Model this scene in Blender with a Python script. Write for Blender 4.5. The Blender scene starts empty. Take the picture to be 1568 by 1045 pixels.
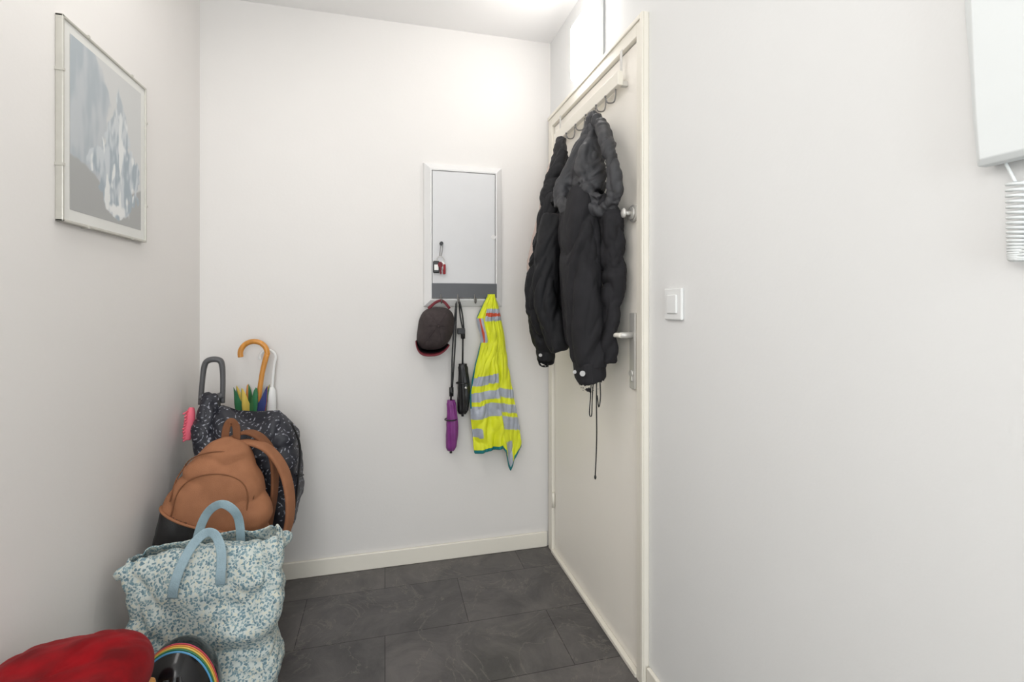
import bpy, bmesh, math, random
from mathutils import Vector, noise, Matrix
random.seed(4)
sc = bpy.context.scene
try:
    sc.view_settings.view_transform = 'Standard'
except Exception: pass

# ------------------------------------------------------------ materials
def nt(name):
    m = bpy.data.materials.new(name); m.use_nodes = True
    n = m.node_tree.nodes; l = m.node_tree.links
    return m, n, l, n['Principled BSDF']
def S(c):
    f = lambda v: (v/255/12.92) if v/255 <= .04045 else ((v/255+.055)/1.055)**2.4
    return (f(c[0]), f(c[1]), f(c[2]), 1)
def coords(n, l, scale=(1,1,1)):
    tc = n.new('ShaderNodeTexCoord'); mp = n.new('ShaderNodeMapping')
    mp.inputs['Scale'].default_value = scale
    l.new(tc.outputs['Object'], mp.inputs['Vector']); return mp.outputs['Vector']
def mat(name, c, rough=.6, var=.06, nscale=8, bump=0, bscale=200, metal=0, sheen=0, scale=(1,1,1), spec=.5):
    m, n, l, b = nt(name)
    v = coords(n, l, scale)
    no = n.new('ShaderNodeTexNoise'); no.inputs['Scale'].default_value = nscale; no.inputs['Detail'].default_value = 4
    l.new(v, no.inputs['Vector'])
    r = n.new('ShaderNodeValToRGB'); col = S(c)
    r.color_ramp.elements[0].position=.3; r.color_ramp.elements[1].position=.7
    r.color_ramp.elements[0].color = tuple(x*(1-var) for x in col[:3])+(1,)
    r.color_ramp.elements[1].color = tuple(min(1,x*(1+var)) for x in col[:3])+(1,)
    l.new(no.outputs['Fac'], r.inputs['Fac']); l.new(r.outputs['Color'], b.inputs['Base Color'])
    b.inputs['Roughness'].default_value = rough; b.inputs['Metallic'].default_value = metal
    b.inputs['Specular IOR Level'].default_value = spec
    if sheen: b.inputs['Sheen Weight'].default_value = sheen
    if bump:
        n2 = n.new('ShaderNodeTexNoise'); n2.inputs['Scale'].default_value = bscale
        l.new(v, n2.inputs['Vector'])
        bp = n.new('ShaderNodeBump'); bp.inputs['Strength'].default_value = bump; bp.inputs['Distance'].default_value = .002
        l.new(n2.outputs['Fac'], bp.inputs['Height']); l.new(bp.outputs['Normal'], b.inputs['Normal'])
    return m

M = {}
M['wall'] = mat('wall_paint', (232,229,226), .75, .012, 2, .12, 90, spec=.25)
M['wallr'] = mat('wall_paint_side', (232,232,231), .7, .012, 2, .12, 90, spec=.25)
M['ceil'] = mat('ceiling_paint', (243,242,241), .8, .01, 2)
M['trim'] = mat('cream_trim_paint', (241,236,224), .42, .02, 3)
M['door'] = mat('cream_door_paint', (252,247,238), .5, .008, 2)
M['white'] = mat('white_plastic', (236,237,236), .4, .01)
M['icw'] = mat('intercom_white_plastic', (228,232,232), .5, .01)
M['panel'] = mat('panel_grey_white', (222,222,223), .75, .012, spec=.15)
M['panelf'] = mat('panel_frame_white', (230,229,228), .6, .015, spec=.3)
M['dgrey'] = mat('dark_grey_strip', (92,94,98), .5, .05)
M['silver'] = mat('brushed_silver', (212,210,205), .4, .04, 30, metal=.4)
M['steel'] = mat('hook_steel', (130,128,126), .35, .05, metal=.8)
M['black'] = mat('jacket_black', (38,37,40), .8, .2, 14, .5, 900, spec=.3)
M['hood'] = mat('hood_black_sheen', (56,56,59), .5, .3, 12, .5, 900, spec=.5)  # jacket black lightened to grey, painting in the hood's sheen
M['black2'] = mat('jacket_black_shell', (31,31,34), .65, .2, 14, .4, 900, spec=.3)
M['blackp'] = mat('black_plastic', (25,25,27), .35, .1)
M['capgrey'] = mat('cap_grey_fabric', (60,51,51), .85, .2, 60, .5, 800)
M['caped'] = mat('cap_maroon_brim', (112,34,44), .7, .1, 30)
M['red'] = mat('red_fabric', (150,34,42), .7, .1, 30)
M['redv'] = mat('red_velvet', (130,6,16), .85, .4, 16, .3, 60, sheen=.05, spec=.12)
M['yellow'] = mat('hivis_yellow', (228,234,44), .6, .06, 20, .3, 700)
M['refl'] = mat('reflective_band', (172,178,190), .35, .08, 60, .2, 500)
M['orange'] = mat('orange_red_band', (205,80,50), .6, .05)
M['teal'] = mat('teal_piping', (20,120,125), .6, .05)
M['tan'] = mat('tan_canvas', (158,107,76), .75, .08, 25, .5, 500, spec=.3)
M['tand'] = mat('tan_canvas_dark', (126,82,55), .75, .08, 25, .5, 500, spec=.3)
M['bkpk'] = mat('backpack_black', (32,31,32), .4, .15, 10, .3, 400)
M['ltblue'] = mat('light_blue_webbing', (150,174,184), .7, .06, 60, .6, 300)
M['purple'] = mat('purple_nylon', (125,50,125), .45, .15, 30, .4, 200)
M['wood'] = mat('varnished_wood', (208,142,62), .3, .15, 10, scale=(8,8,1))
M['hgrey'] = mat('grey_handle_plastic', (88,88,90), .45, .06)
M['pink'] = mat('pink_plastic', (240,110,130), .6, .05)
M['skinpink'] = mat('dusty_pink_knit', (206,188,180), .9, .06, 40, .4, 200)
M['coin'] = mat('snap_metal', (200,200,200), .25, .05, metal=.7)
M['card'] = mat('cardboard', (150,118,84), .85, .06)
M['r1'] = mat('stripe_red', (190,64,84), .4, .04); M['r2'] = mat('stripe_yellow', (226,196,92), .4, .04)
M['r3'] = mat('stripe_green', (56,122,80), .4, .04); M['r4'] = mat('stripe_blue', (90,160,205), .4, .04)
M['umbblue'] = mat('umbrella_blue', (50,60,120), .6, .05); M['umbor'] = mat('umbrella_orange', (222,146,74), .6, .05)
M['gloss'] = mat('helmet_gloss_black', (16,16,18), .15, .1)
M['mat_white'] = mat('picture_mat_white', (222,222,218), .5, .02)
M['pframe'] = mat('picture_frame_metal', (196,194,186), .35, .05, 30, metal=.5)

m, n, l, b = nt('art_print_paper'); M['print'] = m
at = n.new('ShaderNodeVertexColor'); at.layer_name='paint'
l.new(at.outputs['Color'], b.inputs['Base Color']); b.inputs['Roughness'].default_value=.4

# slate floor
m, n, l, b = nt('slate_tile_floor'); M['floor'] = m
v = coords(n, l)
br = n.new('ShaderNodeTexBrick'); br.offset=.5; br.inputs['Scale'].default_value = 1
br.inputs['Brick Width'].default_value=.60; br.inputs['Row Height'].default_value=.30; br.inputs['Mortar Size'].default_value=.0018; br.inputs['Mortar Smooth'].default_value=.3
br.inputs['Color1'].default_value=S((97,94,93)); br.inputs['Color2'].default_value=S((82,80,80)); br.inputs['Mortar'].default_value=S((46,45,45))
l.new(v, br.inputs['Vector'])
n1 = n.new('ShaderNodeTexNoise'); n1.inputs['Scale'].default_value=5; n1.inputs['Detail'].default_value=13; n1.inputs['Roughness'].default_value=.7; n1.inputs['Distortion'].default_value=.8
l.new(v, n1.inputs['Vector'])
rp = n.new('ShaderNodeValToRGB'); rp.color_ramp.elements[0].position=.36; rp.color_ramp.elements[0].color=(.68,.68,.69,1); rp.color_ramp.elements[1].position=.64; rp.color_ramp.elements[1].color=(1.3,1.28,1.25,1)
l.new(n1.outputs['Fac'], rp.inputs['Fac'])
mx = n.new('ShaderNodeMix'); mx.data_type='RGBA'; mx.blend_type='MULTIPLY'; mx.inputs[0].default_value=1
l.new(br.outputs['Color'], mx.inputs[6]); l.new(rp.outputs['Color'], mx.inputs[7])
n3 = n.new('ShaderNodeTexNoise'); n3.inputs['Scale'].default_value=3.2; n3.inputs['Detail'].default_value=9; n3.inputs['Roughness'].default_value=.6; n3.inputs['Distortion'].default_value=1.4
l.new(v, n3.inputs['Vector'])
ve = n.new('ShaderNodeValToRGB'); ve.color_ramp.elements[0].position=.492; ve.color_ramp.elements[0].color=(0,0,0,1)
e=ve.color_ramp.elements.new(.5); e.color=(.5,.5,.5,1); ve.color_ramp.elements[-1].position=.508; ve.color_ramp.elements[-1].color=(0,0,0,1)
l.new(n3.outputs['Fac'], ve.inputs['Fac'])
mx2 = n.new('ShaderNodeMix'); mx2.data_type='RGBA'; l.new(ve.outputs['Color'], mx2.inputs[0]); l.new(mx.outputs[2], mx2.inputs[6]); mx2.inputs[7].default_value=S((130,125,117))
l.new(mx2.outputs[2], b.inputs['Base Color']); b.inputs['Roughness'].default_value=.42
bp = n.new('ShaderNodeBump'); bp.inputs['Strength'].default_value=.35; bp.inputs['Distance'].default_value=.006
l.new(n1.outputs['Fac'], bp.inputs['Height']); l.new(bp.outputs['Normal'], b.inputs['Normal'])

# floral tote fabric
m, n, l, b = nt('floral_tote_fabric'); M['tote'] = m
v = coords(n, l, (1,1,1))
nd = n.new('ShaderNodeTexNoise'); nd.inputs['Scale'].default_value=90; l.new(v, nd.inputs['Vector'])
vm = n.new('ShaderNodeVectorMath'); vm.operation='MULTIPLY_ADD'; vm.inputs[1].default_value=(.014,.014,.014)
l.new(nd.outputs['Color'], vm.inputs[0]); l.new(v, vm.inputs[2])
vo = n.new('ShaderNodeTexVoronoi'); vo.inputs['Scale'].default_value=150; l.new(vm.outputs[0], vo.inputs['Vector'])
ra = n.new('ShaderNodeValToRGB'); ra.color_ramp.elements[0].position=.46; ra.color_ramp.elements[0].color=(1,1,1,1); ra.color_ramp.elements[1].position=.60; ra.color_ramp.elements[1].color=(0,0,0,1)
l.new(vo.outputs['Distance'], ra.inputs['Fac'])
rc = n.new('ShaderNodeValToRGB'); rc.color_ramp.interpolation='CONSTANT'
rc.color_ramp.elements[0].color=S((116,146,156)); rc.color_ramp.elements[1].position=.38; rc.color_ramp.elements[1].color=S((148,170,174))
e=rc.color_ramp.elements.new(.62); e.color=S((212,212,196)); e=rc.color_ramp.elements.new(.82); e.color=S((100,128,140))
sp = n.new('ShaderNodeSeparateColor'); l.new(vo.outputs['Color'], sp.inputs[0]); l.new(sp.outputs[0], rc.inputs['Fac'])
mx = n.new('ShaderNodeMix'); mx.data_type='RGBA'; l.new(ra.outputs['Color'], mx.inputs[0]); mx.inputs[6].default_value=S((202,209,204)); l.new(rc.outputs['Color'], mx.inputs[7])
l.new(mx.outputs[2], b.inputs['Base Color']); b.inputs['Roughness'].default_value=.7

# bandana fabric
m, n, l, b = nt('bandana_print_fabric'); M['band'] = m
v = coords(n, l)
vo = n.new('ShaderNodeTexVoronoi'); vo.inputs['Scale'].default_value=17; l.new(v, vo.inputs['Vector'])
wv = n.new('ShaderNodeMath'); wv.operation='MULTIPLY'; wv.inputs[1].default_value=30; l.new(vo.outputs['Distance'], wv.inputs[0])
sn = n.new('ShaderNodeMath'); sn.operation='SINE'; l.new(wv.outputs[0], sn.inputs[0])
vo2 = n.new('ShaderNodeTexVoronoi'); vo2.inputs['Scale'].default_value=95; l.new(v, vo2.inputs['Vector'])
a1 = n.new('ShaderNodeMath'); a1.operation='SUBTRACT'; l.new(sn.outputs[0], a1.inputs[0]); 
a0 = n.new('ShaderNodeMath'); a0.operation='MULTIPLY'; a0.inputs[1].default_value=1.6; l.new(vo2.outputs['Distance'], a0.inputs[0]); l.new(a0.outputs[0], a1.inputs[1])
ra = n.new('ShaderNodeValToRGB'); ra.color_ramp.elements[0].position=.12; ra.color_ramp.elements[0].color=S((36,37,46)); ra.color_ramp.elements[1].position=.4; ra.color_ramp.elements[1].color=S((150,152,162))
l.new(a1.outputs[0], ra.inputs['Fac']); l.new(ra.outputs['Color'], b.inputs['Base Color']); b.inputs['Roughness'].default_value=.5

# lamp
m, n, l, b = nt('lamp_diffuser'); M['lamp'] = m
b.inputs['Base Color'].default_value=(1,1,1,1); b.inputs['Emission Color'].default_value=(1,.97,.94,1); b.inputs['Emission Strength'].default_value=17

# ------------------------------------------------------------ helpers
def obj(name, verts, faces, mats, parent=None, fm=None, smooth=False):
    me = bpy.data.meshes.new(name); me.from_pydata([tuple(v) for v in verts], [], faces)
    if not isinstance(mats, (list, tuple)): mats=[mats]
    for k in mats: me.materials.append(M[k])
    if fm:
        for p, i in zip(me.polygons, fm): p.material_index = i
    bm = bmesh.new(); bm.from_mesh(me); bmesh.ops.recalc_face_normals(bm, faces=bm.faces); bm.to_mesh(me); bm.free()
    if smooth: me.polygons.foreach_set('use_smooth', [True]*len(me.polygons))
    o = bpy.data.objects.new(name, me); sc.collection.objects.link(o)
    if parent: o.parent = parent
    return o
def empty(name):
    o = bpy.data.objects.new(name, None); sc.collection.objects.link(o); o.empty_display_size=.05; return o
def box(name, lo, hi, mk, parent=None, bev=0, seg=3):
    x0,y0,z0=lo; x1,y1,z1=hi
    v=[(x0,y0,z0),(x1,y0,z0),(x1,y1,z0),(x0,y1,z0),(x0,y0,z1),(x1,y0,z1),(x1,y1,z1),(x0,y1,z1)]
    f=[(0,3,2,1),(4,5,6,7),(0,1,5,4),(1,2,6,5),(2,3,7,6),(3,0,4,7)]
    o=obj(name,v,f,mk,parent)
    if bev:
        md=o.modifiers.new('b','BEVEL'); md.width=bev; md.segments=seg; md.limit_method='ANGLE'
        for p in o.data.polygons: p.use_smooth=True
        o.modifiers.new('wn','WEIGHTED_NORMAL')
    return o
def cr(pts, k):
    out=[]; n=len(pts)
    for i in range(n-1):
        p0=pts[max(i-1,0)]; p1=pts[i]; p2=pts[i+1]; p3=pts[min(i+2,n-1)]
        for j in range(k):
            t=j/k
            out.append(tuple(.5*((2*b_)+(-a+c)*t+(2*a-5*b_+4*c-d)*t*t+(-a+3*b_-3*c+d)*t**3) for a,b_,c,d in zip(p0,p1,p2,p3)))
    out.append(tuple(pts[-1])); return out
def sweepdata(path, n=16, up=(1,0,0), k=6, flat=2.0):
    P=[tuple(p) if len(p)==5 else tuple(p)+(p[3],) for p in path]
    P=cr(P,k) if k>1 else P
    up=Vector(up); V=[]; F=[]
    for i,p in enumerate(P):
        c=Vector(p[:3]); q=Vector(P[min(i+1,len(P)-1)][:3]); r=Vector(P[max(i-1,0)][:3])
        T=(q-r).normalized(); s=T.cross(up)
        if s.length<1e-4: s=T.cross(Vector((0,1,.01)))
        s.normalize(); w=s.cross(T).normalized()
        for j in range(n):
            a=2*math.pi*j/n; ca,sa=math.cos(a),math.sin(a); e=2/flat
            V.append(c+s*(max(p[3],1e-4)*math.copysign(abs(ca)**e,ca))+w*(max(p[4],1e-4)*math.copysign(abs(sa)**e,sa)))
    m=len(P)
    for i in range(m-1):
        for j in range(n):
            F.append((i*n+j,i*n+(j+1)%n,(i+1)*n+(j+1)%n,(i+1)*n+j))
    F.append(tuple(range(n-1,-1,-1))); F.append(tuple((m-1)*n+j for j in range(n)))
    return V,F
def sweep(name, path, mk, parent=None, **kw):
    V,F=sweepdata(path,**kw); return obj(name,V,F,mk,parent,smooth=True)
def fused(name, paths, mk, parent, voxel=.006, amp=.006, sc_=(16,16,9), amp2=.002, smooth_it=3, off=0, rot=0, flat=2.0):
    V=[];F=[]
    for p in paths:
        kw={'up':(1,0,0),'flat':flat}
        if isinstance(p,dict): kw.update(p['kw']); p=p['p']
        v,f=sweepdata(p,n=24,k=6,**kw); o=len(V); V+=v; F+=[tuple(i+o for i in ff) for ff in f]
    tmp=obj(name+'_tmp',V,F,mk)
    r=tmp.modifiers.new('r','REMESH'); r.mode='VOXEL'; r.voxel_size=voxel
    s=tmp.modifiers.new('s','SMOOTH'); s.iterations=smooth_it; s.factor=.5
    dg=bpy.context.evaluated_depsgraph_get(); dg.update()
    me=bpy.data.meshes.new_from_object(tmp.evaluated_get(dg))
    bpy.data.objects.remove(tmp)
    me.name=name; me.materials.clear(); me.materials.append(M[mk])
    crease(me,amp,sc_,amp2,off,rot)
    me.polygons.foreach_set('use_smooth',[True]*len(me.polygons))
    o=bpy.data.objects.new(name,me); sc.collection.objects.link(o); o.parent=parent
    return o
def crease(me,amp,s,amp2,off=0,rot=0):
    nor=[v.normal.copy() for v in me.vertices]; cr_,sr_=math.cos(rot),math.sin(rot)
    for v,nn in zip(me.vertices,nor):
        z=v.co.z
        if rot: x_=v.co.x*cr_-z*sr_; z_=v.co.x*sr_+z*cr_; y_=v.co.y+z*sr_*.6
        else: x_,y_,z_=v.co.x,v.co.y,z
        p=Vector((x_*s[0]+off,y_*s[1],z_*s[2]))
        w=noise.noise_vector(p*.6)*.8
        q=p+w
        a=abs(noise.noise(q)); b_=abs(noise.noise(q*2.3+Vector((5,2,1))))
        v.co+=nn*(amp*(min(a*2.6,1)-.55)+amp2*(min(b_*3,1)-.5))
def lerp_tab(tab, x):
    if x<=tab[0][0]: return tab[0][1]
    for (a,b1),(c,d) in zip(tab,tab[1:]):
        if x<=c:
            t=(x-a)/(c-a); return b1+(d-b1)*t
    return tab[-1][1]
def selloft(name, O, R, U, N, H, prof, mats, parent=None, n=64, rows=48, ex=3, fmf=None, wr=None, cap=True):
    O,R,U,N=map(Vector,(O,R,U,N)); V=[];F=[];fm=[]
    col=lambda i:[(p[0],p[i]) for p in prof]
    T=[col(1),col(2),col(3),col(4)]
    for i in range(rows+1):
        h=i/rows; a,b_,ow,od=[lerp_tab(t,h) for t in T]
        for j in range(n):
            th=2*math.pi*j/n; c_,s_=math.cos(th),math.sin(th); e=2/ex
            x=a*math.copysign(abs(c_)**e,c_)+ow; y=b_*math.copysign(abs(s_)**e,s_)+od
            p=O+R*x+N*y+U*(h*H)
            if wr: p=wr(p,h,th,R,U,N)
            V.append(p)
    for i in range(rows):
        for j in range(n):
            F.append((i*n+j,i*n+(j+1)%n,(i+1)*n+(j+1)%n,(i+1)*n+j))
            fm.append(fmf((i+.5)/rows,2*math.pi*(j+.5)/n) if fmf else 0)
    F.append(tuple(range(n-1,-1,-1))); fm.append(fmf(0,0) if fmf else 0)
    if cap: F.append(tuple(rows*n+j for j in range(n))); fm.append(fmf(1,0) if fmf else 0)
    return obj(name,V,F,mats,parent,fm,smooth=True)
def ellips(name,c,r,mk,parent=None,seg=24,rot=None):
    bm=bmesh.new(); bmesh.ops.create_uvsphere(bm,u_segments=seg,v_segments=seg//2,radius=1)
    for v in bm.verts:
        p=Vector((v.co.x*r[0],v.co.y*r[1],v.co.z*r[2]))
        if rot: p=rot@p
        v.co=p+Vector(c)
    me=bpy.data.meshes.new(name); bm.to_mesh(me); bm.free(); me.materials.append(M[mk])
    me.polygons.foreach_set('use_smooth',[True]*len(me.polygons))
    o=bpy.data.objects.new(name,me); sc.collection.objects.link(o)
    if parent: o.parent=parent
    return o
def cyl(name,a,b_,r,mk,parent=None,n=24,r2=None):
    r2=r if r2 is None else r2
    d=(Vector(b_)-Vector(a)); up=(1,0,0) if abs(d.normalized().x)<.9 else (0,0,1)
    V,F=sweepdata([tuple(a)+(r,),tuple(b_)+(r2,)],n=n,up=up,k=1)
    o=obj(name,V,F,mk,parent); 
    for p in o.data.polygons: p.use_smooth = len(p.vertices)==4
    return o

# ------------------------------------------------------------ room
XL,XR,YB,H=-.737,.783,2.276,2.45
YF=-2.6
box('floor',(XL-.1,YF,-.06),(XR+.1,YB+.1,0),'floor')
box('ceiling',(XL-.1,YF,H),(XR+.1,YB+.1,H+.06),'ceil')
box('wall_back',(XL-.1,YB,0),(XR+.1,YB+.1,H),'wall')
box('wall_left',(XL-.1,YF,0),(XL,YB,H),'wall')
D0,D1,DT=1.40,2.205,2.02
w=obj('wall_right',*(lambda bs:(sum([[(x,y,z) for z in (b[2],b[3]) for (x,y) in ((XR,b[0]),(XR+.1,b[0]),(XR+.1,b[1]),(XR,b[1]))] for b in bs],[]),
   sum([[tuple(8*k+i for i in f) for f in ((0,3,2,1),(4,5,6,7),(0,1,5,4),(1,2,6,5),(2,3,7,6),(3,0,4,7))] for k in range(len(bs))],[])))([(YF,D0,0,H),(D1,YB,0,H),(D0,D1,DT,H)]),'wallr')
box('baseboard_back',(XL+.013,YB-.013,0),(XR-.02,YB,.072),'trim',bev=.004)
box('baseboard_left',(XL,YF,0),(XL+.013,YB,.072),'trim',bev=.004)
box('baseboard_right',(XR-.013,YF,0),(XR,1.345,.072),'trim',bev=.004)

# door
dr=empty('door_1')
box('panel',(XR-.004,D0+.004,.012),(XR+.035,D1-.004,DT-.004),'door',dr,.002)
fr=empty('trim_door_frame')
for nm,lo,hi in (('jamb_near',(XR-.018,1.350,0),(XR+.0,1.398,DT+.055)),('jamb_far',(XR-.018,2.207,0),(XR,2.255,DT+.055)),('head',(XR-.018,1.398,DT),(XR,2.207,DT+.055)),
    ('stop_near',(XR-.024,1.350,0),(XR-.018,1.366,DT+.055)),('stop_head',(XR-.024,1.366,DT+.04),(XR-.018,2.255,DT+.055)),
    ('sill',(XR-.022,1.398,0),(XR-.0045,2.207,.016))):
    box(nm,lo,hi,'trim',fr,.003)
for z in (.25,1.8): cyl('hinge',(XR-.012,2.2,z-.035),(XR-.012,2.2,z+.035),.007,'trim',fr,12)
dk=empty('thumb_turn_lock')
cyl('rosette',(XR-.0045,1.432,1.47),(XR-.013,1.432,1.47),.027,'silver',dk)
cyl('rosette_inner',(XR-.013,1.432,1.47),(XR-.02,1.432,1.47),.02,'silver',dk)
cyl('knob_stem',(XR-.02,1.432,1.47),(XR-.04,1.432,1.47),.007,'silver',dk)
ellips('knob',(XR-.044,1.432,1.47),(.008,.014,.016),'silver',dk)
dh=empty('lever_handle')
box('handle_plate',(XR-.014,1.415,.905),(XR-.0045,1.452,1.15),'silver',dh,.004)
cyl('handle_neck',(XR-.014,1.433,1.078),(XR-.058,1.433,1.078),.010,'silver',dh)
sweep('handle_lever',[(XR-.056,1.425,1.078,.009,.008),(XR-.06,1.45,1.078,.010,.008),(XR-.06,1.49,1.075,.009,.007),(XR-.055,1.528,1.071,.007,.006)],'trim',dh,up=(0,0,1))
cyl('lock_barrel',(XR-.014,1.433,.955),(XR-.02,1.433,.955),.011,'silver',dh)
box('lock_lower',(XR-.019,1.426,.93),(XR-.014,1.44,.955),'silver',dh,.002)

# ------------------------------------------------------------ wall lamp
lp=empty('wall_lamp')
box('housing',(XR-.03,1.660,2.078),(XR,1.885,2.315),'white',lp,.02,5)
box('diffuser',(XR-.052,1.668,2.083),(XR-.028,1.880,2.308),'lamp',lp,.02,5)

# ------------------------------------------------------------ picture
pf=empty('framed_picture')
y0,y1,z0,z1=1.360,1.774,1.370,1.852
box('backing',(XL,y0+.004,z0+.004),(XL+.012,y1-.004,z1-.004),'mat_white',pf)
for nm,lo,hi in (('rail_bottom',(XL,y0,z0),(XL+.016,y1,z0+.007)),('rail_top',(XL,y0,z1-.007),(XL+.016,y1,z1)),('rail_near',(XL,y0,z0),(XL+.016,y0+.007,z1)),('rail_far',(XL,y1-.007,z0),(XL+.016,y1,z1))):
    box(nm,lo,hi,'pframe',pf,.002)
def sst(a,b_,x):
    t=max(0,min(1,(x-a)/(b_-a))); return t*t*(3-2*t)
def mixc(a,b_,t): return tuple(p+(q-p)*t for p,q in zip(a,b_))
def paint(s,v):
    nz=lambda a,b_,o=0: noise.noise(Vector((s*a,v*b_,o)))
    col=(202,203,202)
    edge=.47+.07*nz(3,5,1)+.04*nz(12,14,2)-.12*sst(.7,.95,v)
    cl=mixc((186,191,195),(168,177,183),sst(-.35,.35,nz(9,3,3)+.5*nz(24,8,4)))
    col=mixc(col,cl,1-sst(edge-.015,edge+.015,s))
    wl=.33-.14*math.exp(-((s-.58)/.22)**2)+.07*max(0,.3-s)+.012*nz(20,1,5)
    col=mixc((163,164,163),col,sst(wl-.008,wl+.008,v))
    hw=lerp_tab([(.08,0),(.10,.05),(.14,.13),(.2,.20),(.28,.27),(.38,.31),(.46,.27),(.54,.20),(.62,.13),(.72,.075),(.82,.03),(.88,0)],v)
    c0=.60+.03*nz(1,6,7)
    hw*=1+.55*nz(5,9,8)+.25*nz(30,20,9)
    dd=(hw-abs(s-c0-.02))/.02
    b1=mixc((156,168,177),(197,203,207),sst(-.3,.35,nz(16,6,10)+.6*nz(38,15,11)))
    fade=1-.35*sst(.45,.8,v)
    col=mixc(col,b1,sst(0,1,dd)*fade)
    col=mixc(col,(225,227,226),sst(.05,.25,nz(18,7,12)+.3*nz(45,20,13)-.35*abs(s-.62)*2)*sst(0,1,dd)*fade)
    ft=math.exp(-((s-.6)/.14)**2-((v-.145)/.035)**2)
    col=mixc(col,(228,229,228),min(1,sst(.3,.7,ft+.3*nz(30,30,14))))
    return S(col)
a0_,a1_,b0_,b1_=.08,.925,.07,.94
GX,GY=130,150; V=[];F=[];cols=[]
for i in range(GY+1):
    for j in range(GX+1):
        s=a0_+(a1_-a0_)*j/GX; v_=b0_+(b1_-b0_)*i/GY
        V.append((XL+.0124,y0+(y1-y0)*s,z0+(z1-z0)*v_)); cols.append(paint(s,v_))
for i in range(GY):
    for j in range(GX): F.append((i*(GX+1)+j,i*(GX+1)+j+1,(i+1)*(GX+1)+j+1,(i+1)*(GX+1)+j))
po_=obj('art_print',V,F,'print',pf)
ca=po_.data.color_attributes.new('paint','FLOAT_COLOR','POINT')
for i,c in enumerate(cols): ca.data[i].color=c
for z in (1.50,1.72): box('clip',(XL,y0-.002,z),(XL+.018,y0+.005,z+.006),'pframe',pf)
for z in (1.48,1.74): box('clip',(XL,y1-.005,z),(XL+.018,y1+.002,z+.006),'pframe',pf)
for y in (1.46,1.68):
    box('clip',(XL,y,z1-.005),(XL+.018,y+.006,z1+.002),'pframe',pf); box('clip',(XL,y,z0-.002),(XL+.018,y+.006,z0+.005),'pframe',pf)

# ------------------------------------------------------------ fuse box on back wall
fb=empty('fuse_box_cabinet')
fx0,fx1,fz0,fz1=.169,.537,1.165,1.822
box('body',(fx0+.012,YB-.02,fz0+.012),(fx1-.012,YB,fz1-.012),'panelf',fb)
def ring(x0_,x1_,za,zb,y): return [(x0_,y,za),(x1_,y,za),(x1_,y,zb),(x0_,y,zb)]
V=ring(fx0,fx1,fz0,fz1,YB)+ring(fx0+.003,fx1-.003,fz0+.003,fz1-.003,YB-.014)+ring(fx0+.03,fx1-.03,fz0+.03,fz1-.03,YB-.034)+ring(fx0+.036,fx1-.036,fz0+.036,fz1-.036,YB-.034)+ring(fx0+.038,fx1-.038,fz0+.038,fz1-.038,YB-.02)
F=[]
for r_ in range(4):
    for j in range(4): F.append((r_*4+j,r_*4+(j+1)%4,r_*4+4+(j+1)%4,r_*4+4+j))
obj('frame',V,F,'panelf',fb)
box('cabinet_door',(fx0+.0395,YB-.033,fz0+.0395),(fx1-.0395,YB-.02,fz1-.0395),'panel',fb,.002)
cyl('door_lock',(.49,YB-.033,1.49),(.49,YB-.0345,1.49),.011,'panelf',fb)
rk=empty('magnetic_hook_strip')
box('strip',(.205,YB-.040,1.206),(.505,YB-.0345,1.272),'dgrey',rk,.001)
hooks=[.245,.322,.475,.40]
for hx in hooks:
    sweep('hook',[(hx,YB-.040,1.222,.003),(hx,YB-.046,1.20,.003),(hx,YB-.055,1.183,.003),(hx,YB-.072,1.185,.003),(hx,YB-.078,1.205,.003)],'steel',rk,n=10)
kh=empty('key_bunch')
cyl('knob',(.247,YB-.0335,1.452),(.247,YB-.052,1.452),.008,'blackp',kh)
def torus(nm,c,R_,r_,mk,par,ax='y',n=28):
    pts=[]
    for i in range(n+1):
        a=2*math.pi*i/n
        pts.append((c[0]+R_*math.cos(a) if ax!='x' else c[0], c[1]+(0 if ax=='y' else R_*math.cos(a) if ax=='x' else R_*math.sin(a)), c[2]+R_*math.sin(a) if ax!='z' else c[2], r_))
    sweep(nm,pts,mk,par,n=8,k=1,up=(0,1,0) if ax=='y' else (1,0,0) if ax=='x' else (0,0,1))
sweep('cord',[(.247,YB-.048,1.458,.0015),(.242,YB-.046,1.43,.0015),(.240,YB-.044,1.395,.0015)],'steel',kh,n=8)
sweep('cord2',[(.247,YB-.048,1.458,.0015),(.252,YB-.046,1.43,.0015),(.246,YB-.044,1.395,.0015)],'steel',kh,n=8)
torus('key_ring',(.243,YB-.046,1.378),.016,.0018,'silver',kh)
def key(nm,x,z,ang,y,mk):
    c,s=math.cos(ang),math.sin(ang)
    def P(a,b_): return (x+a*c-b_*s, z+a*s+b_*c)
    pts=[P(*q) for q in ((-.004,0),(-.011,-.008),(-.011,-.02),(-.004,-.026),(-.004,-.052),(0,-.058),(.004,-.052),(.004,-.046),(.002,-.042),(.004,-.038),(.004,-.026),(.011,-.02),(.011,-.008),(.004,0))]
    V=[(p[0],y,p[1]) for p in pts]+[(p[0],y-.0025,p[1]) for p in pts]; k=len(pts)
    F=[tuple(range(k)),tuple(range(2*k-1,k-1,-1))]+[(i,(i+1)%k,k+(i+1)%k,k+i) for i in range(k)]
    obj(nm,V,F,mk,kh)
key('key_1',.236,1.372,-.25,YB-.042,'silver'); key('key_2',.247,1.37,.3,YB-.047,'silver'); key('key_3',.241,1.368,.05,YB-.052,'caped')
box('fob_dark',(.210,YB-.05,1.318),(.238,YB-.038,1.372),'blackp',kh,.004); box('fob_red',(.254,YB-.052,1.312),(.266,YB-.04,1.358),'red',kh,.004)
box('fob_face',(.215,YB-.0515,1.33),(.233,YB-.05,1.355),'silver',kh)

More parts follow.
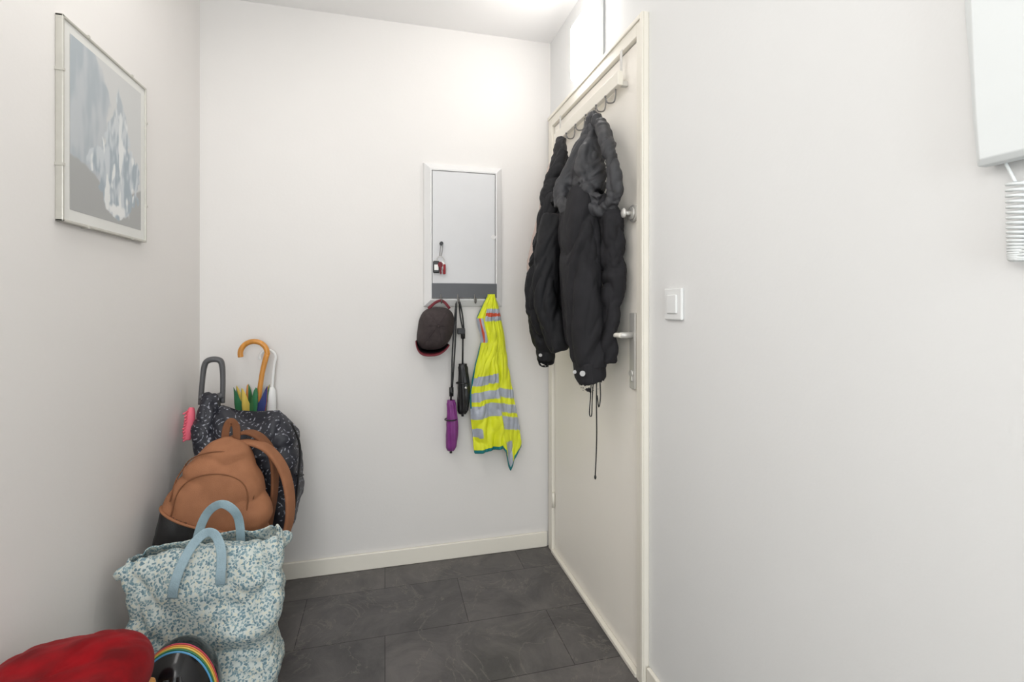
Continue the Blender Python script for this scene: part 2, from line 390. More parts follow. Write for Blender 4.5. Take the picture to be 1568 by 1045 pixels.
# ------------------------------------------------------------ cap
cp=empty('cap')
cx,cz,cyb=.222,1.072,YB-.046
V=[];F=[]
nu,nv=96,28
def capshape(a):
    e=2/2.7; c,s=math.cos(a),math.sin(a)
    x=.080*math.copysign(abs(c)**e,c); z=(.092 if s>0 else .10)*math.copysign(abs(s)**e,s)
    x-= .012*max(0,-s)
    return x,z
for i in range(nv+1):
    t=i/nv; ph=t*math.pi/2
    for j in range(nu):
        a=2*math.pi*j/nu
        rr=math.cos(ph)**.8
        x,z=capshape(a); x*=rr; z*=rr
        y=-.092*math.sin(ph)**.9
        sd=abs(((a/(math.pi/3)+.5)%1)-.5); k=.003*max(0,1-sd*16)
        V.append(Vector((cx+x+z*.10,cyb+y+k-.010*noise.noise(Vector((x*16,z*16,3))),cz+z+.010*(1-rr))))
for i in range(nv):
    for j in range(nu): F.append((i*nu+j,i*nu+(j+1)%nu,(i+1)*nu+(j+1)%nu,(i+1)*nu+j))
co=obj('crown',V,F,'capgrey',cp,smooth=True)
sm=co.modifiers.new('s','SOLIDIFY'); sm.thickness=.002
ellips('button',(cx+.002,cyb-.094,cz+.01),(.007,.004,.007),'capgrey',cp)
def brimdata(w0,w1,off=0):
    V=[];F=[];n_=30
    for i in range(n_+1):
        s=-1+2*i/n_; a=-math.pi/2-.12+s*1.0
        x0_,z0_=capshape(a)
        for q in (w0,w1):
            x=x0_*(1+.06*q); z=z0_-(.020*(1-s*s*.85))*q; y=-.006-.055*q*(1-.25*s*s)+off
            V.append((cx+x+z*.10,cyb+y,cz+z)); 
    for i in range(n_): F.append((2*i,2*i+1,2*i+3,2*i+2))
    return V,F
V,F=brimdata(0,1); bo=obj('brim',V,F,'blackp',cp,smooth=True); bo.modifiers.new('s','SOLIDIFY').thickness=.003
V,F=brimdata(.6,1.04,-.001); bo=obj('brim_edge',V,F,'caped',cp,smooth=True); bo.modifiers.new('s','SOLIDIFY').thickness=.004
sweep('back_strap',[(cx-.035,cyb-.02,cz+.085,.007,.002),(cx+.0,cyb-.018,1.186,.006,.002),(cx+.03,cyb-.02,1.190,.006,.002),(cx+.06,cyb-.02,cz+.085,.006,.002)],'caped',cp,n=10,up=(0,1,0))

# ------------------------------------------------------------ umbrellas on strip
def foldumb(name,x,zt,zb,mk,r,strapx,handle_z):
    e=empty(name); y=YB-.055
    V,F=[],[]
    H_=zt-zb; rows=30; n_=40
    for i in range(rows+1):
        h=i/rows; rad=r*(.8+.2*math.sin(min(h*1.2,1)*math.pi))*(1 if h>.06 else .75+h*4)*(1 if h<.95 else .85)
        for j in range(n_):
            a=2*math.pi*j/n_
            rr=rad*(1+.09*math.cos(8*a+h*5)+.05*noise.noise(Vector((math.cos(a)*2,math.sin(a)*2,h*8))))
            V.append((x+rr*math.cos(a)+.006*math.sin(h*3),y+rr*math.sin(a),zb+H_*h))
    for i in range(rows):
        for j in range(n_): F.append((i*n_+j,i*n_+(j+1)%n_,(i+1)*n_+(j+1)%n_,(i+1)*n_+j))
    F.append(tuple(range(n_-1,-1,-1))); F.append(tuple(rows*n_+j for j in range(n_)))
    obj('canopy',V,F,mk,e,smooth=True)
    cyl('tip',(x,y,zb),(x,y,zb-.012),.006,'blackp',e)
    cyl('shaft',(x,y,zt),(x+.002,y,handle_z-.02),.004,'blackp',e)
    cyl('handle',(x+.002,y,handle_z-.04),(x+.002,y,handle_z),.010,'blackp',e)
    sweep('wrist_strap',[(x+.002,y,handle_z-.005,.0035,.0015),((x+strapx)/2-.003,y,(handle_z+1.19)/2,.0035,.0015),(strapx,YB-.066,1.188,.0035,.0015),((x+strapx)/2+.007,y-.004,(handle_z+1.19)/2,.0035,.0015),(x+.006,y,handle_z-.005,.0035,.0015)],'blackp',e,n=8,up=(0,1,0))
    torus('band',(x,y,zb+H_*.62),r*1.06,.003,'blackp',e,'z')
    return e
foldumb('folding_umbrella',.289,.742,.515,'purple',.0255,.312,.80)
e=foldumb('folding_umbrella.001',.342,.905,.678,'blackp',.027,.326,1.06)
box('handle_block',(.318,YB-.066,1.04),(.352,YB-.046,1.068),'blackp',e,.003)
ellips('button',(.352,YB-.085,.80),(.006,.004,.006),'coin',e)

# ------------------------------------------------------------ hi-vis vest
ve_=empty('high_visibility_vest')
L=[(.40,.52),(.50,.394),(.66,.378),(.78,.376),(.90,.400),(1.01,.428),(1.11,.407),(1.18,.440),(1.215,.460)]
Rr=[(.40,.525),(.50,.622),(.60,.612),(.745,.585),(.90,.556),(1.05,.534),(1.17,.508),(1.215,.490)]
ZT=1.222
def zbot(s): return lerp_tab([(0,.497),(.3,.505),(.58,.517),(.62,.50),(.68,.43),(.74,.405),(.85,.445),(1,.505)],s)
NC,NR=90,150; V=[];F=[];fm=[]
def vface(s,z):
    if z>1.10 and z<1.155 and s>.3: return 2 if 1.12<z<1.135 else 1
    if s<.22 and 1.0<z<1.11: return 2 if .09<s<.14 else 1
    if s<.035 and z>.7: return 3
    zz=z+(.055+.05*(s-.6) if s>.63 else .03*(s-.3)*-1)
    for a,b_ in ((.808,.85),(.738,.778),(.66,.718)):
        if a<zz<b_: return 1
    if s<.2 and .57<z<.61: return 1
    if .66<s<.80 and z<.54: return 1
    return 0
for i in range(NR+1):
    v_=i/NR
    for j in range(NC+1):
        s=j/NC; z=ZT+(zbot(s)-ZT)*v_
        z_e=max(z,.497) 
        xl,xr=lerp_tab(L,z_e),lerp_tab(Rr,z_e)
        x=xl+(xr-xl)*s
        w_=.02+.035*v_
        fold=math.sin(s*9+v_*1.5)*.35+math.sin(s*17-v_*3)*.2+.5*noise.noise(Vector((s*4,v_*5,0)))+.8*abs(noise.noise(Vector((s*7,v_*9+s*4,4))))
        step=-.018 if s>.63 and v_>.15 else 0
        y=YB-.042-.03*math.sin(math.pi*min(max(s,.03),.97))-w_*.6*(fold+.45)-step*min(1,v_*2)
        V.append((x,min(y,YB-(.045 if z>1.15 else .006)),z))
for i in range(NR):
    for j in range(NC):
        F.append((i*(NC+1)+j,i*(NC+1)+j+1,(i+1)*(NC+1)+j+1,(i+1)*(NC+1)+j))
        s=(j+.5)/NC; z=ZT+(zbot(s)-ZT)*(i+.5)/NR
        fm.append(3 if i>=NR-3 else vface(s,z))
vo_=obj('cloth',V,F,['yellow','refl','orange','teal'],ve_,fm,smooth=True)
md=vo_.modifiers.new('s','SOLIDIFY'); md.thickness=.003; md.offset=-1

# ------------------------------------------------------------ over-door coat rack
cr_=empty('over_door_coat_rack')
box('bar',(XR-.045,1.470,1.898),(XR-.026,2.10,1.945),'trim',cr_,.003)
for y in (1.485,2.07):
    box('bracket',(XR-.026,y-.008,1.90),(XR-.0245,y+.008,2.019),'silver',cr_)
    box('bracket_pad',(XR-.0255,y-.008,1.90),(XR-.0045,y+.008,1.915),'silver',cr_)
for k,y in enumerate((1.505,1.58,1.67,1.77,1.87,1.97)):
    sweep('hook',[(XR-.035,y,1.9,.0025),(XR-.037,y,1.868,.0025),(XR-.045,y,1.852,.0025),(XR-.065,y,1.850,.0025),(XR-.073,y,1.865,.0025)],'steel',cr_,n=8,up=(0,1,0))
    ellips('hook_tip',(XR-.073,y,1.869),(.004,.004,.004),'steel',cr_,12)

# ------------------------------------------------------------ jackets
jk=empty('hooded_jacket')
HD=[
 [(.708,1.60,1.850,.010,.010),(.704,1.60,1.80,.030,.022),(.695,1.59,1.72,.052,.042),(.68,1.575,1.62,.074,.056),(.675,1.57,1.55,.074,.056)],
 [(.708,1.595,1.84,.012),(.705,1.535,1.79,.020),(.70,1.470,1.71,.022),(.702,1.436,1.62,.023),(.708,1.430,1.55,.022),(.705,1.445,1.50,.016)],
 [(.706,1.60,1.835,.012),(.672,1.60,1.755,.022),(.636,1.615,1.67,.026),(.606,1.645,1.58,.027),(.602,1.65,1.52,.020)],
 [(.70,1.575,1.78,.012),(.660,1.55,1.70,.018),(.640,1.535,1.62,.020),(.650,1.51,1.555,.018),(.675,1.475,1.52,.014)],
 [(.598,1.650,1.54,.020),(.612,1.59,1.512,.028),(.644,1.535,1.508,.028),(.69,1.478,1.49,.026),(.710,1.444,1.51,.014)],
]
fused('hood',HD,'hood',jk,.0045,.012,(15,15,10),.004,1,3,.5)
BD=[
 [(.660,1.575,1.56,.070,.05),(.645,1.565,1.46,.082,.056),(.640,1.552,1.30,.084,.057),(.646,1.542,1.15,.076,.053),(.66,1.538,1.02,.066,.048),(.667,1.535,.965,.060,.045)],
]
fused('front_panel',BD,'black',jk,.0045,.012,(12,12,4),.003,1,1,.35,2.8)
fused('hem',[[(.664,1.537,.985,.063,.048),(.668,1.535,.935,.062,.047),(.669,1.535,.928,.058,.043)]],'black',jk,.005,.003,(20,20,14),.001,1,1,0,2.6)
fused('sleeve_near',[[(.705,1.51,1.53,.045,.038),(.715,1.488,1.45,.047,.038),(.722,1.478,1.36,.045,.034),(.724,1.476,1.25,.043,.032),(.716,1.483,1.14,.040,.030),(.712,1.492,1.05,.036,.028),(.712,1.498,.99,.030,.025)]],'black',jk,.0045,.012,(12,12,9),.003,1,7,.6,2.5)
fused('torso',[[(.68,1.66,1.58,.07,.055),(.68,1.68,1.45,.10,.06),(.69,1.68,1.25,.10,.06),(.695,1.68,1.08,.10,.05),(.70,1.68,1.03,.09,.045)]],'black',jk,.006,.009,(12,12,5),.002,2,5)
jk2=empty('hooded_jacket.001')
HD2=[
 [(.718,1.955,1.885,.010,.012),(.714,1.95,1.865,.030,.024),(.70,1.91,1.78,.045,.032),(.69,1.90,1.70,.055,.042),(.685,1.90,1.63,.065,.045)],
 [(.70,1.86,1.80,.02),(.670,1.87,1.72,.026),(.640,1.875,1.64,.032),(.635,1.86,1.57,.032)],
 [(.70,1.80,1.72,.02),(.67,1.79,1.64,.026),(.64,1.79,1.56,.028)],
]
fused('hood',HD2,'black2',jk2,.0045,.010,(14,14,10),.003,2,2,.5)
fused('torso',[
 [(.685,1.90,1.64,.075,.05),(.68,1.89,1.45,.09,.055),(.68,1.88,1.2,.095,.055),(.695,1.88,1.05,.085,.045)],
 [(.630,1.80,1.52,.040),(.605,1.80,1.36,.044),(.600,1.80,1.2,.046),(.628,1.79,1.08,.042),(.65,1.78,1.00,.032)]],'black2',jk2,.006,.010,(13,13,6),.003,2,4,.3,2.3)
fused('sleeve',[[(.660,1.86,1.62,.044),(.640,1.87,1.50,.048),(.622,1.875,1.38,.050),(.604,1.885,1.26,.052),(.600,1.900,1.17,.050),(.622,1.925,1.08,.044),(.642,1.945,1.01,.039),(.650,1.953,.970,.035)]],'black2',jk2,.0045,.013,(13,13,10),.003,1,9,.5,2.4)
fused('cuff',[[(.648,1.952,.99,.039),(.653,1.957,.945,.038),(.653,1.957,.94,.034)]],'black2',jk2,.004,.002,(20,20,20),.001,1)
cyl('snap',(.628,1.500,.952),(.621,1.487,.952),.009,'coin',jk)
cyl('snap_small',(.609,1.520,.955),(.602,1.508,.955),.006,'coin',jk)
cyl('snap_small',(.622,1.928,.968),(.616,1.918,.968),.007,'coin',jk2)
sweep('drawcord_long',[(.69,1.53,.95,.0022),(.688,1.527,.85,.0022),(.69,1.53,.72,.0022),(.685,1.53,.60,.0022)],'blackp',jk,n=8)
ellips('cord_end',(.685,1.53,.595),(.004,.004,.008),'blackp',jk,12)
sweep('drawcord_loop',[(.672,1.53,.95,.002),(.668,1.53,.87,.002),(.664,1.53,.81,.002),(.672,1.53,.805,.002),(.674,1.53,.86,.002),(.680,1.53,.95,.002)],'blackp',jk,n=8)
sweep('drawcord_loop2',[(.70,1.53,.95,.002),(.704,1.53,.87,.002),(.698,1.53,.83,.002),(.692,1.53,.87,.002)],'blackp',jk,n=8)
sf=empty('knitted_scarf')
fused('cloth',[[(.738,2.06,1.875,.01),(.730,2.09,1.79,.030,.018),(.712,2.13,1.65,.042,.022),(.690,2.16,1.5,.050,.026),(.668,2.165,1.38,.056,.028),(.662,2.165,1.32,.050,.022)]],'skinpink',sf,.006,.008,(24,24,5),.002)

# ------------------------------------------------------------ light switch
sw=empty('light_switch')
box('plate',(XR-.010,1.168,1.134),(XR,1.252,1.222),'white',sw,.004)
box('rocker',(XR-.015,1.186,1.152),(XR-.009,1.234,1.204),'white',sw,.003)

# ------------------------------------------------------------ intercom
ic=empty('intercom_handset')
def prism(nm,prof,mk,par,bev=.006):
    k=len(prof[0][1]); V=[];F=[]
    for x,pts in prof:
        V+=[(x,y,z) for y,z in pts]
    for r_ in range(len(prof)-1):
        for j in range(k): F.append((r_*k+j,r_*k+(j+1)%k,(r_+1)*k+(j+1)%k,(r_+1)*k+j))
    F.append(tuple(range(k-1,-1,-1))); F.append(tuple((len(prof)-1)*k+j for j in range(k)))
    o=obj(nm,V,F,mk,par); md=o.modifiers.new('b','BEVEL'); md.width=bev; md.segments=3; md.limit_method='ANGLE'; md.angle_limit=.6
    for p in o.data.polygons: p.use_smooth=True
    o.modifiers.new('w','WEIGHTED_NORMAL')
    return o
dy=-.003
pts=[(.4760,1.362),(.483,1.42),(.4895,1.48),(.496,1.56),(.5,1.66),(.499,1.74),(.385,1.74),(.383,1.66),(.385,1.56),(.391,1.48),(.398,1.42),(.405,1.362)]
prism('base',[(XR,[(y+dy,z) for y,z in pts]),(XR-.020,[(y+dy,z) for y,z in pts])],'icw',ic,.004)
pts2=[(.4710,1.358),(.476,1.42),(.480,1.50),(.484,1.58),(.486,1.66),(.482,1.73),(.40,1.73),(.398,1.66),(.398,1.58),(.400,1.50),(.404,1.42),(.408,1.358)]
cyy=.44
prism('handset',[(XR-.021,[(y+dy,z) for y,z in pts2]),(XR-.036,[(y+dy,z) for y,z in pts2]),(XR-.042,[(dy+cyy+(y-cyy)*.8,1.55+(z-1.55)*.96) for y,z in pts2])],'icw',ic,.004)
sweep('cord_straight',[(XR-.02,.452,1.37,.002),(XR-.02,.444,1.35,.002),(XR-.02,.437,1.332,.002)],'icw',ic,n=8)
pts=[]
N_=34*14
for i in range(N_+1):
    t=i/N_; a=2*math.pi*34*t
    cyc=.434-.004*t-.055*max(0,(t-.55)/.45)**1.5; czc=1.332-.098*math.sin(min(t/.62,1)*math.pi/2)+(.05*max(0,(t-.62)/.38))
    pts.append((XR-.020+.0105*math.cos(a),cyc+.0105*math.sin(a),czc,.0019))
sweep('coiled_cord',pts,'icw',ic,n=8,k=1,up=(0,0,1))

# ------------------------------------------------------------ shopping trolley
tr=empty('shopping_trolley')
def wrT(amp,fr=9):
    def f(p,h,th,R,U,N):
        q=Vector((p.x*fr,p.y*fr,p.z*fr*.7)); q=q+noise.noise_vector(q*.7)
        d=(abs(noise.noise(q))*2-.4)*amp+(abs(noise.noise(q*2.5))-.2)*amp*.5
        return p+(R*math.cos(th)+N*math.sin(th))*d
    return f
def wtrol(p,h,th,R,U,N):
    p=wrT(.016,11)(p,h,th,R,U,N)
    if h>.75:
        s=(p-Vector((-.475,2.02,0))).dot(R)/.17
        p.z+= (h-.75)/.25*(.045*max(0,-s-.15)-.04*math.exp(-((s+.0)/.35)**2)+.0*max(0,s))
    return p
selloft('bag',(-.475,2.025,.10),(1,-.05,0),(0.0,0,1),(-.05,-1,0),.68,[(0,.08,.08,-.01,0),(.2,.10,.08,-.01,0),(.38,.145,.085,.0,0),(.55,.160,.085,.004,0),(.75,.158,.08,.0,0),(.88,.145,.07,-.004,0),(.96,.12,.05,-.01,0),(1,.10,.015,-.01,0)],'band',tr,ex=3.0,wr=wtrol,rows=70,n=110)
fused('bag_flap',[[(-.635,2.065,.845,.02,.02),(-.632,2.055,.80,.036,.03),(-.635,2.025,.70,.050,.045),(-.60,2.01,.58,.065,.055)]],'band',tr,.006,.010,(18,18,12),.003)
hy=2.085
sweep('handle',[(-.672,hy,.80,.009,.011),(-.667,hy,.88,.009,.011),(-.660,hy+.003,.945,.010,.012),(-.645,hy+.005,.965,.011,.013),(-.615,hy+.008,.965,.011,.013),(-.603,hy+.01,.945,.010,.012),(-.600,hy+.01,.88,.009,.011),(-.602,hy+.01,.80,.009,.011)],'hgrey',tr,up=(0,1,0),n=16)
sweep('handle_base',[(-.675,hy,.83,.013,.02),(-.636,hy+.005,.818,.015,.02),(-.600,hy+.01,.83,.013,.02)],'hgrey',tr,up=(0,1,0))
for x,zt in ((-.636,.82),(-.44,.60)):
    cyl('frame_tube',(x,2.10,.05),(x,2.10,zt),.008,'hgrey',tr)
    cyl('wheel',(x-.015,2.09,.055),(x+.015,2.09,.055),.055,'blackp',tr,32)
    cyl('wheel_hub',(x-.018,2.09,.055),(x+.018,2.09,.055),.02,'hgrey',tr)
cyl('axle',(-.636,2.09,.055),(-.44,2.09,.055),.006,'steel',tr)
box('foot_stand',(-.56,1.96,0),(-.42,2.02,.11),'hgrey',tr,.006)
ellips('strap_knot',(-.308,1.985,.535),(.014,.01,.005),'blackp',tr,12)
sweep('side_strap',[(-.335,1.96,.74,.004),(-.308,1.975,.65,.004),(-.312,1.975,.54,.004),(-.325,1.97,.42,.004),(-.35,1.96,.34,.004)],'blackp',tr)
pk=empty('pink_hand_brush')
sweep('body',[(-.692,2.055,.795,.010,.008),(-.694,2.05,.77,.014,.016),(-.698,2.045,.72,.015,.018),(-.702,2.04,.68,.010,.012)],'pink',pk)
for i in range(10):
    a=random.random(); z=.685+.011*i
    sweep('bristle',[(-.700,2.045-.005,z,.003),(-.712+.01*a,2.025,z-.006,.003)],'pink',pk,n=6,k=1,up=(0,0,1))

# ------------------------------------------------------------ crook umbrellas
u1=empty('crook_handle_umbrella')
def hook_pts(x,y,z,r,rad,dirx,k=9):
    pts=[]
    for i in range(k+1):
        a=math.pi*i/k*1.08
        pts.append((x-dirx*(r-r*math.cos(a)),y,z+r*math.sin(a),rad))
    return pts
sweep('crook',[(-.502,2.195,.76,.010),(-.486,2.197,.89,.010),(-.470,2.20,.965,.011)]+hook_pts(-.467,2.2,.975,.050,.0105,1),'wood',u1,n=14,k=4,up=(0,1,0))
V=[];F=[];fm=[]
n_=64;rows=30
for i in range(rows+1):
    h=i/rows; z=.08+.72*h; rad=.012+.020*min(1,h*1.3)+.022*max(0,(h-.75)/.25)
    for j in range(n_):
        a=2*math.pi*j/n_; rr=rad*(1+.25*math.cos(8*a+h*3))
        if i==rows: z=.812+.034*math.cos(8*a+3)
        V.append((-.548+.024*h+rr*math.cos(a),2.20+rr*.8*math.sin(a),z))
for i in range(rows):
    for j in range(n_):
        F.append((i*n_+j,i*n_+(j+1)%n_,(i+1)*n_+(j+1)%n_,(i+1)*n_+j)); fm.append((j//4)%16)
obj('canopy',V,F,['r3','r2','r3','umbblue','r3','umbor','r2','r3','r2','r3','r3','r2','r3','r3','umbblue','r1'],u1,fm,smooth=True)
cyl('shaft',(-.548,2.2,.0),(-.502,2.196,.78),.006,'steel',u1)
u2=empty('crook_handle_umbrella.001')
sweep('crook',[(-.462,2.235,.74,.006),(-.452,2.24,.90,.006),(-.445,2.24,.945,.006)]+hook_pts(-.444,2.24,.955,.030,.0055,1),'white',u2,n=12,k=4,up=(0,1,0))
sweep('canopy',[(-.472,2.235,.0,.004),(-.47,2.235,.08,.008),(-.465,2.235,.45,.020),(-.462,2.235,.74,.022),(-.460,2.235,.81,.018),(-.459,2.235,.83,.010)],'white',u2,up=(0,1,0))

# ------------------------------------------------------------ backpack
stb=empty('storage_box')
box('box',(-.69,1.705,0),(-.41,1.895,.31),'card',stb,.003); box('lid',(-.693,1.702,.285),(-.407,1.898,.348),'card',stb,.003)
bk=empty('canvas_backpack')
def bfm(h,th):
    c=math.cos(th)
    return 1 if h<.27-.15*c else 0
U=Vector((.08,.10,.985)).normalized(); R=Vector((1,.05,-.06)); R=(R-U*R.dot(U)).normalized()
N=-(U.cross(R)) if (U.cross(R)).y>0 else U.cross(R)
O=Vector((-.552,1.800,.365))
def wb(p,h,th,R,U,N):
    q=p*9; q=q+noise.noise_vector(q*.7)*.7
    d=(abs(noise.noise(q))*2-.4)*.014
    return p+(R*math.cos(th)+N*math.sin(th))*d*(1-h*.3)
prof=[]
for i in range(25):
    h=i/24
    a=lerp_tab([(0,.145),(.05,.163),(.15,.168),(.35,.160),(.5,.143),(.65,.120),(.8,.092),(.9,.066),(.96,.044),(1,.012)],h)
    d=lerp_tab([(0,.06),(.05,.075),(.2,.082),(.45,.080),(.7,.066),(.88,.046),(1,.01)],h)
    prof.append((h,a,d,.012*h,0))
BW=[(p[0],p[1]) for p in prof]; BDp=[(p[0],p[2]) for p in prof]
selloft('body',O,R,U,N,.37,prof,['tan','bkpk'],bk,ex=2.6,fmf=bfm,wr=wb,rows=80,n=120)
def B(a,b_,c): 
    p=O+R*a+U*b_+N*c; return (p.x,p.y,p.z)
def arc(nm,aw,ztop,zb,off,mk,r_,par):
    pts=[]
    for i in range(25):
        t=math.pi*i/24
        a=-aw*math.cos(t); h=zb+(ztop-zb)*math.sin(t)**.6
        d=lerp_tab(BDp,h/.37); w_=lerp_tab(BW,h/.37)
        c=d*max(0,(1-abs(a/w_)**2.6))**(1/2.6)
        pts.append(B(a,h,c+off)+(r_,))
    sweep(nm,pts,mk,par,n=8,k=2,up=(0,1,0))
arc('pocket_zip',.105,.265,.14,.005,'tand',.002,bk)
arc('top_zip',.118,.33,.18,.002,'tand',.002,bk)
pts=[]
for i in range(41):
    th=math.pi*(.02+.96*i/40); c=math.cos(th); h=.27-.15*c
    a=lerp_tab(BW,h); d=lerp_tab(BDp,h); e_=2/2.6
    pts.append(B(a*math.copysign(abs(c)**e_,c)*1.02+.012*h,h*.37,d*abs(math.sin(th))**e_+.006)+(.005,.004))
sweep('seam_piping',pts,'tan',bk,n=8,k=1,up=(0,0,1))
sweep('grab_handle',[B(-.0,.345,-.02)+(.012,.003),B(.0,.395,-.015)+(.012,.003),B(.012,.42,-.01)+(.012,.003),B(.03,.40,-.015)+(.012,.003),B(.035,.345,-.02)+(.012,.003)],'tand',bk,n=12,flat=4,up=(0,1,0))
sweep('shoulder_strap',[B(.02,.345,-.02)+(.006,.018),B(.07,.35,-.02)+(.006,.020),B(.135,.325,-.025)+(.007,.023),B(.190,.255,-.03)+(.007,.025),B(.220,.16,-.035)+(.007,.025),B(.225,.07,-.035)+(.007,.023),B(.205,.01,-.03)+(.006,.018),B(.15,.01,-.03)+(.005,.014)],'tan',bk,n=14,flat=4,up=(-.4,-1,0))
sweep('shoulder_strap_back',[B(.01,.36,-.035)+(.006,.016),B(.06,.38,-.04)+(.006,.018),B(.11,.355,-.05)+(.006,.020),B(.15,.29,-.055)+(.006,.020),B(.165,.18,-.06)+(.006,.018),B(.16,.05,-.055)+(.005,.016)],'tand',bk,n=14,flat=4,up=(-.4,-1,0))

# ------------------------------------------------------------ floral tote bag
tt=empty('floral_tote_bag')
def wt(p,h,th,R,U,N):
    q=Vector((p.x*7,p.y*7,p.z*5)); q=q+noise.noise_vector(q*.8)*.9
    d=(abs(noise.noise(q))*2-.4)*.026+(abs(noise.noise(q*2.2+Vector((3,1,7))))-.2)*.018
    k=min(1,h*3)
    p=p+(R*math.cos(th)+N*math.sin(th))*d*k
    if h>.8: p.z+=(h-.8)/.2*(.014*noise.noise(Vector((math.cos(th)*2.5,math.sin(th)*2.5,1)))+.014*math.cos(th))
    return p
TO=Vector((-.49,1.585,.002)); TR=Vector((1,.02,0)).normalized(); TN=Vector((.02,-1,0)).normalized()
o=selloft('body',TO,TR,(0,0,1),TN,.49,[(0,.165,.07,0,0),(.03,.175,.078,0,0),(.5,.182,.08,0,0),(.8,.190,.078,0,0),(.93,.192,.06,0,0),(1,.18,.042,0,0)],'tote',tt,ex=6,wr=wt,rows=90,n=160,cap=False)
md=o.modifiers.new('s','SOLIDIFY'); md.thickness=.003
fused('contents',[{'p':[(-.64,1.585,.44,.04,.03),(-.49,1.585,.452,.045,.035),(-.35,1.588,.45,.04,.03)],'kw':{'up':(0,0,1)}}],'tote',tt,.007,.01)
sweep('corner_tip_left',[(-.655,1.56,.445,.02,.03),(-.685,1.545,.450,.014,.02),(-.70,1.54,.443,.004,.01)],'tote',tt,up=(0,0,1))
sweep('corner_tip_right',[(-.31,1.60,.465,.02,.03),(-.285,1.62,.470,.012,.02),(-.275,1.625,.473,.003,.006)],'tote',tt,up=(0,0,1))
def strap(nm,pts,up=(0,-1,0),w_=.0125): sweep(nm,[p+(w_,.0018) for p in pts],'ltblue',tt,n=12,flat=5,up=up)
strap('handle_front',[(-.548,1.492,.395),(-.542,1.486,.43),(-.530,1.50,.475),(-.508,1.52,.520),(-.482,1.53,.543),(-.458,1.525,.540),(-.440,1.51,.515),(-.432,1.497,.485),(-.432,1.488,.44),(-.434,1.492,.415)])
strap('handle_back',[(-.545,1.64,.44),(-.535,1.645,.50),(-.515,1.64,.55),(-.485,1.62,.582),(-.455,1.605,.59),(-.43,1.61,.565),(-.422,1.63,.52),(-.42,1.64,.44)])

# ------------------------------------------------------------ red velvet stool
st=empty('red_velvet_stool')
V=[];F=[];n_=128;rows=40; c0=Vector((-.586,1.045,0))
for i in range(rows+1):
    ph=-math.pi/2+math.pi*i/rows
    for j in range(n_):
        a=2*math.pi*j/n_
        q=abs(math.cos(ph))**.55; z=.450+.068*math.copysign(abs(math.sin(ph))**.85,math.sin(ph))
        e_=2/2.9; ca_,sa=math.cos(a),math.sin(a)
        x=c0.x+.143*q*math.copysign(abs(ca_)**e_,ca_); y=c0.y+.180*q*math.copysign(abs(sa)**e_,sa)
        z+=.010*noise.noise(Vector((x*12,y*12,0)))+.006*abs(noise.noise(Vector((x*25,y*25,4))))
        V.append((x,y,z))
for i in range(rows):
    for j in range(n_): F.append((i*n_+j,i*n_+(j+1)%n_,(i+1)*n_+(j+1)%n_,(i+1)*n_+j))
obj('cushion',V,F,'redv',st,smooth=True)
box('seat_base',(c0.x-.12,c0.y-.15,.345),(c0.x+.12,c0.y+.15,.395),'wood',st,.01)
for sx in (-1,1):
    for sy in (-1,1):
        cyl('leg',(c0.x+.12*sx,c0.y+.15*sy,0),(c0.x+.09*sx,c0.y+.12*sy,.35),.010,'wood',st,r2=.014)

# ------------------------------------------------------------ helmet on shoe box
sb=empty('shoe_box')
box('box',(-.598,1.27,0),(-.425,1.425,.15),'card',sb,.003); box('lid',(-.601,1.267,.135),(-.422,1.428,.180),'card',sb,.003)
hl=empty('bicycle_helmet')
hc=Vector((-.490,1.372,.203)); ha,hb,hh=.092,.10,.148
V=[];F=[];n_=96;rows=36
for i in range(rows+1):
    ph=-.1+(math.pi/2+.1)*i/rows
    for j in range(n_):
        a=2*math.pi*j/n_
        c_=math.cos(ph); 
        x=ha*c_*math.cos(a); y=hb*c_*math.sin(a); z=hh*math.sin(ph)
        V.append((hc.x+x,hc.y+y,hc.z+z))
for i in range(rows):
    for j in range(n_): F.append((i*n_+j,i*n_+(j+1)%n_,(i+1)*n_+(j+1)%n_,(i+1)*n_+j))
obj('shell',V,F,'gloss',hl,smooth=True).modifiers.new('s','SOLIDIFY').thickness=.006
def hp(th,ph,k=1.0):
    return (hc.x+ha*k*math.cos(ph)*math.cos(th),hc.y+hb*k*math.cos(ph)*math.sin(th),hc.z+hh*k*math.sin(ph))
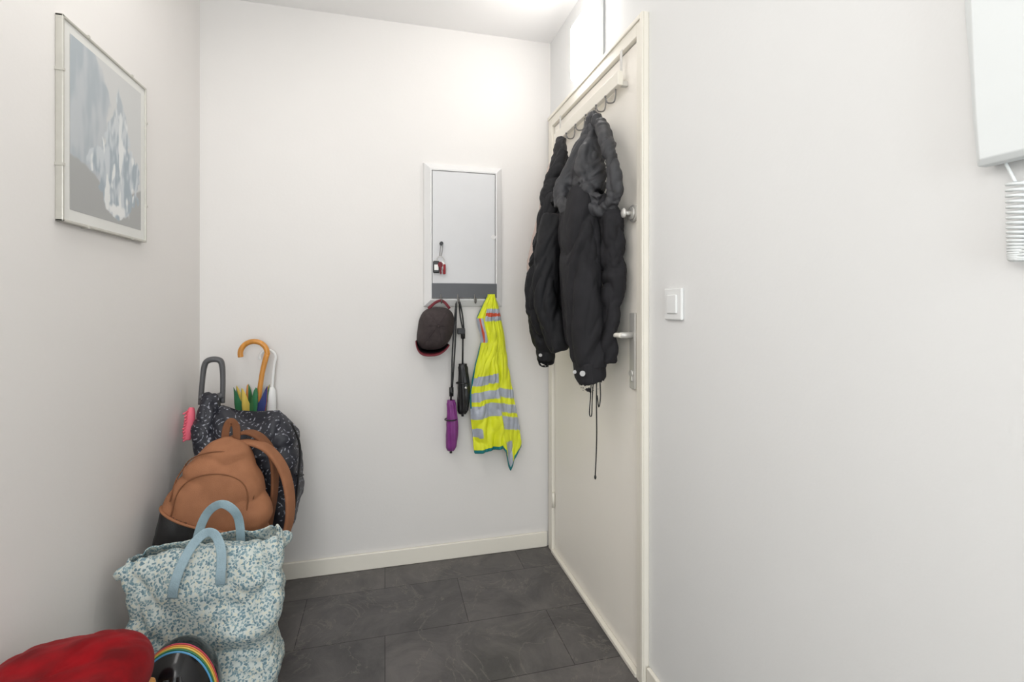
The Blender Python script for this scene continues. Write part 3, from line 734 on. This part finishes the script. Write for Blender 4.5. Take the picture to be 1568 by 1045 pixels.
for kk,mk in enumerate(('r1','umbor','r2','r3','r4')):
    pts=[]
    for i in range(41):
        t=math.pi*i/40
        yy=-.12-.048*kk
        cc=math.sqrt(1-yy*yy)
        pts.append((hc.x+ha*1.003*cc*math.cos(t),hc.y+hb*1.003*yy,hc.z+hh*1.003*cc*math.sin(t),.0030,.0012))
    sweep('rainbow_stripe',pts,mk,hl,n=8,k=1,up=(0,1,0))
for th in (-1.95,-1.57,-1.2):
    sweep('vent',[hp(th,.40,1.0)+(.006,.003),hp(th,.60,1.005)+(.009,.003),hp(th,.78,1.0)+(.006,.003)],'blackp',hl,up=(0,-1,0))
torus('rim',(hc.x,hc.y,hc.z-.010),.088,.006,'blackp',hl,'z',48)

# ------------------------------------------------------------ lights
def area(name,loc,rot,sx,sy,e,col):
    ld=bpy.data.lights.new(name,'AREA'); ld.shape='RECTANGLE'; ld.size=sx; ld.size_y=sy; ld.energy=e; ld.color=col
    o=bpy.data.objects.new(name,ld); sc.collection.objects.link(o); o.location=loc; o.rotation_euler=rot; return o
area('door_fill_area',(-.40,1.0,2.42),(0,math.radians(-14),0),.5,1.3,9,(1,.97,.94))  # added fill tilted towards the door to brighten it, not a fixture
area('window_daylight',(0,-2.5,1.3),(math.radians(90),0,math.radians(-4)),1.4,2.2,33,(.91,.97,1))
pl=bpy.data.lights.new('ceiling_fill_point','POINT'); pl.energy=15; pl.shadow_soft_size=.25; pl.color=(1,.985,.965)  # added fill point to lift the dark ceiling, no lamp hangs here
po=bpy.data.objects.new('ceiling_fill_point',pl); sc.collection.objects.link(po); po.location=(-.35,-.15,1.6)
w=bpy.data.worlds.new('World'); sc.world=w; w.use_nodes=True
bg=w.node_tree.nodes['Background']; bg.inputs[0].default_value=(.91,.965,1,1); bg.inputs[1].default_value=1.05

# ------------------------------------------------------------ camera
cd=bpy.data.cameras.new('camera'); cam=bpy.data.objects.new('camera',cd); sc.collection.objects.link(cam)
cd.sensor_width=36; cd.lens=17.27; cd.shift_y=-.0367; cd.clip_start=.02
cam.location=(0,0,1.18); cam.rotation_euler=(math.radians(90),0,math.radians(-14.5))
sc.camera=cam
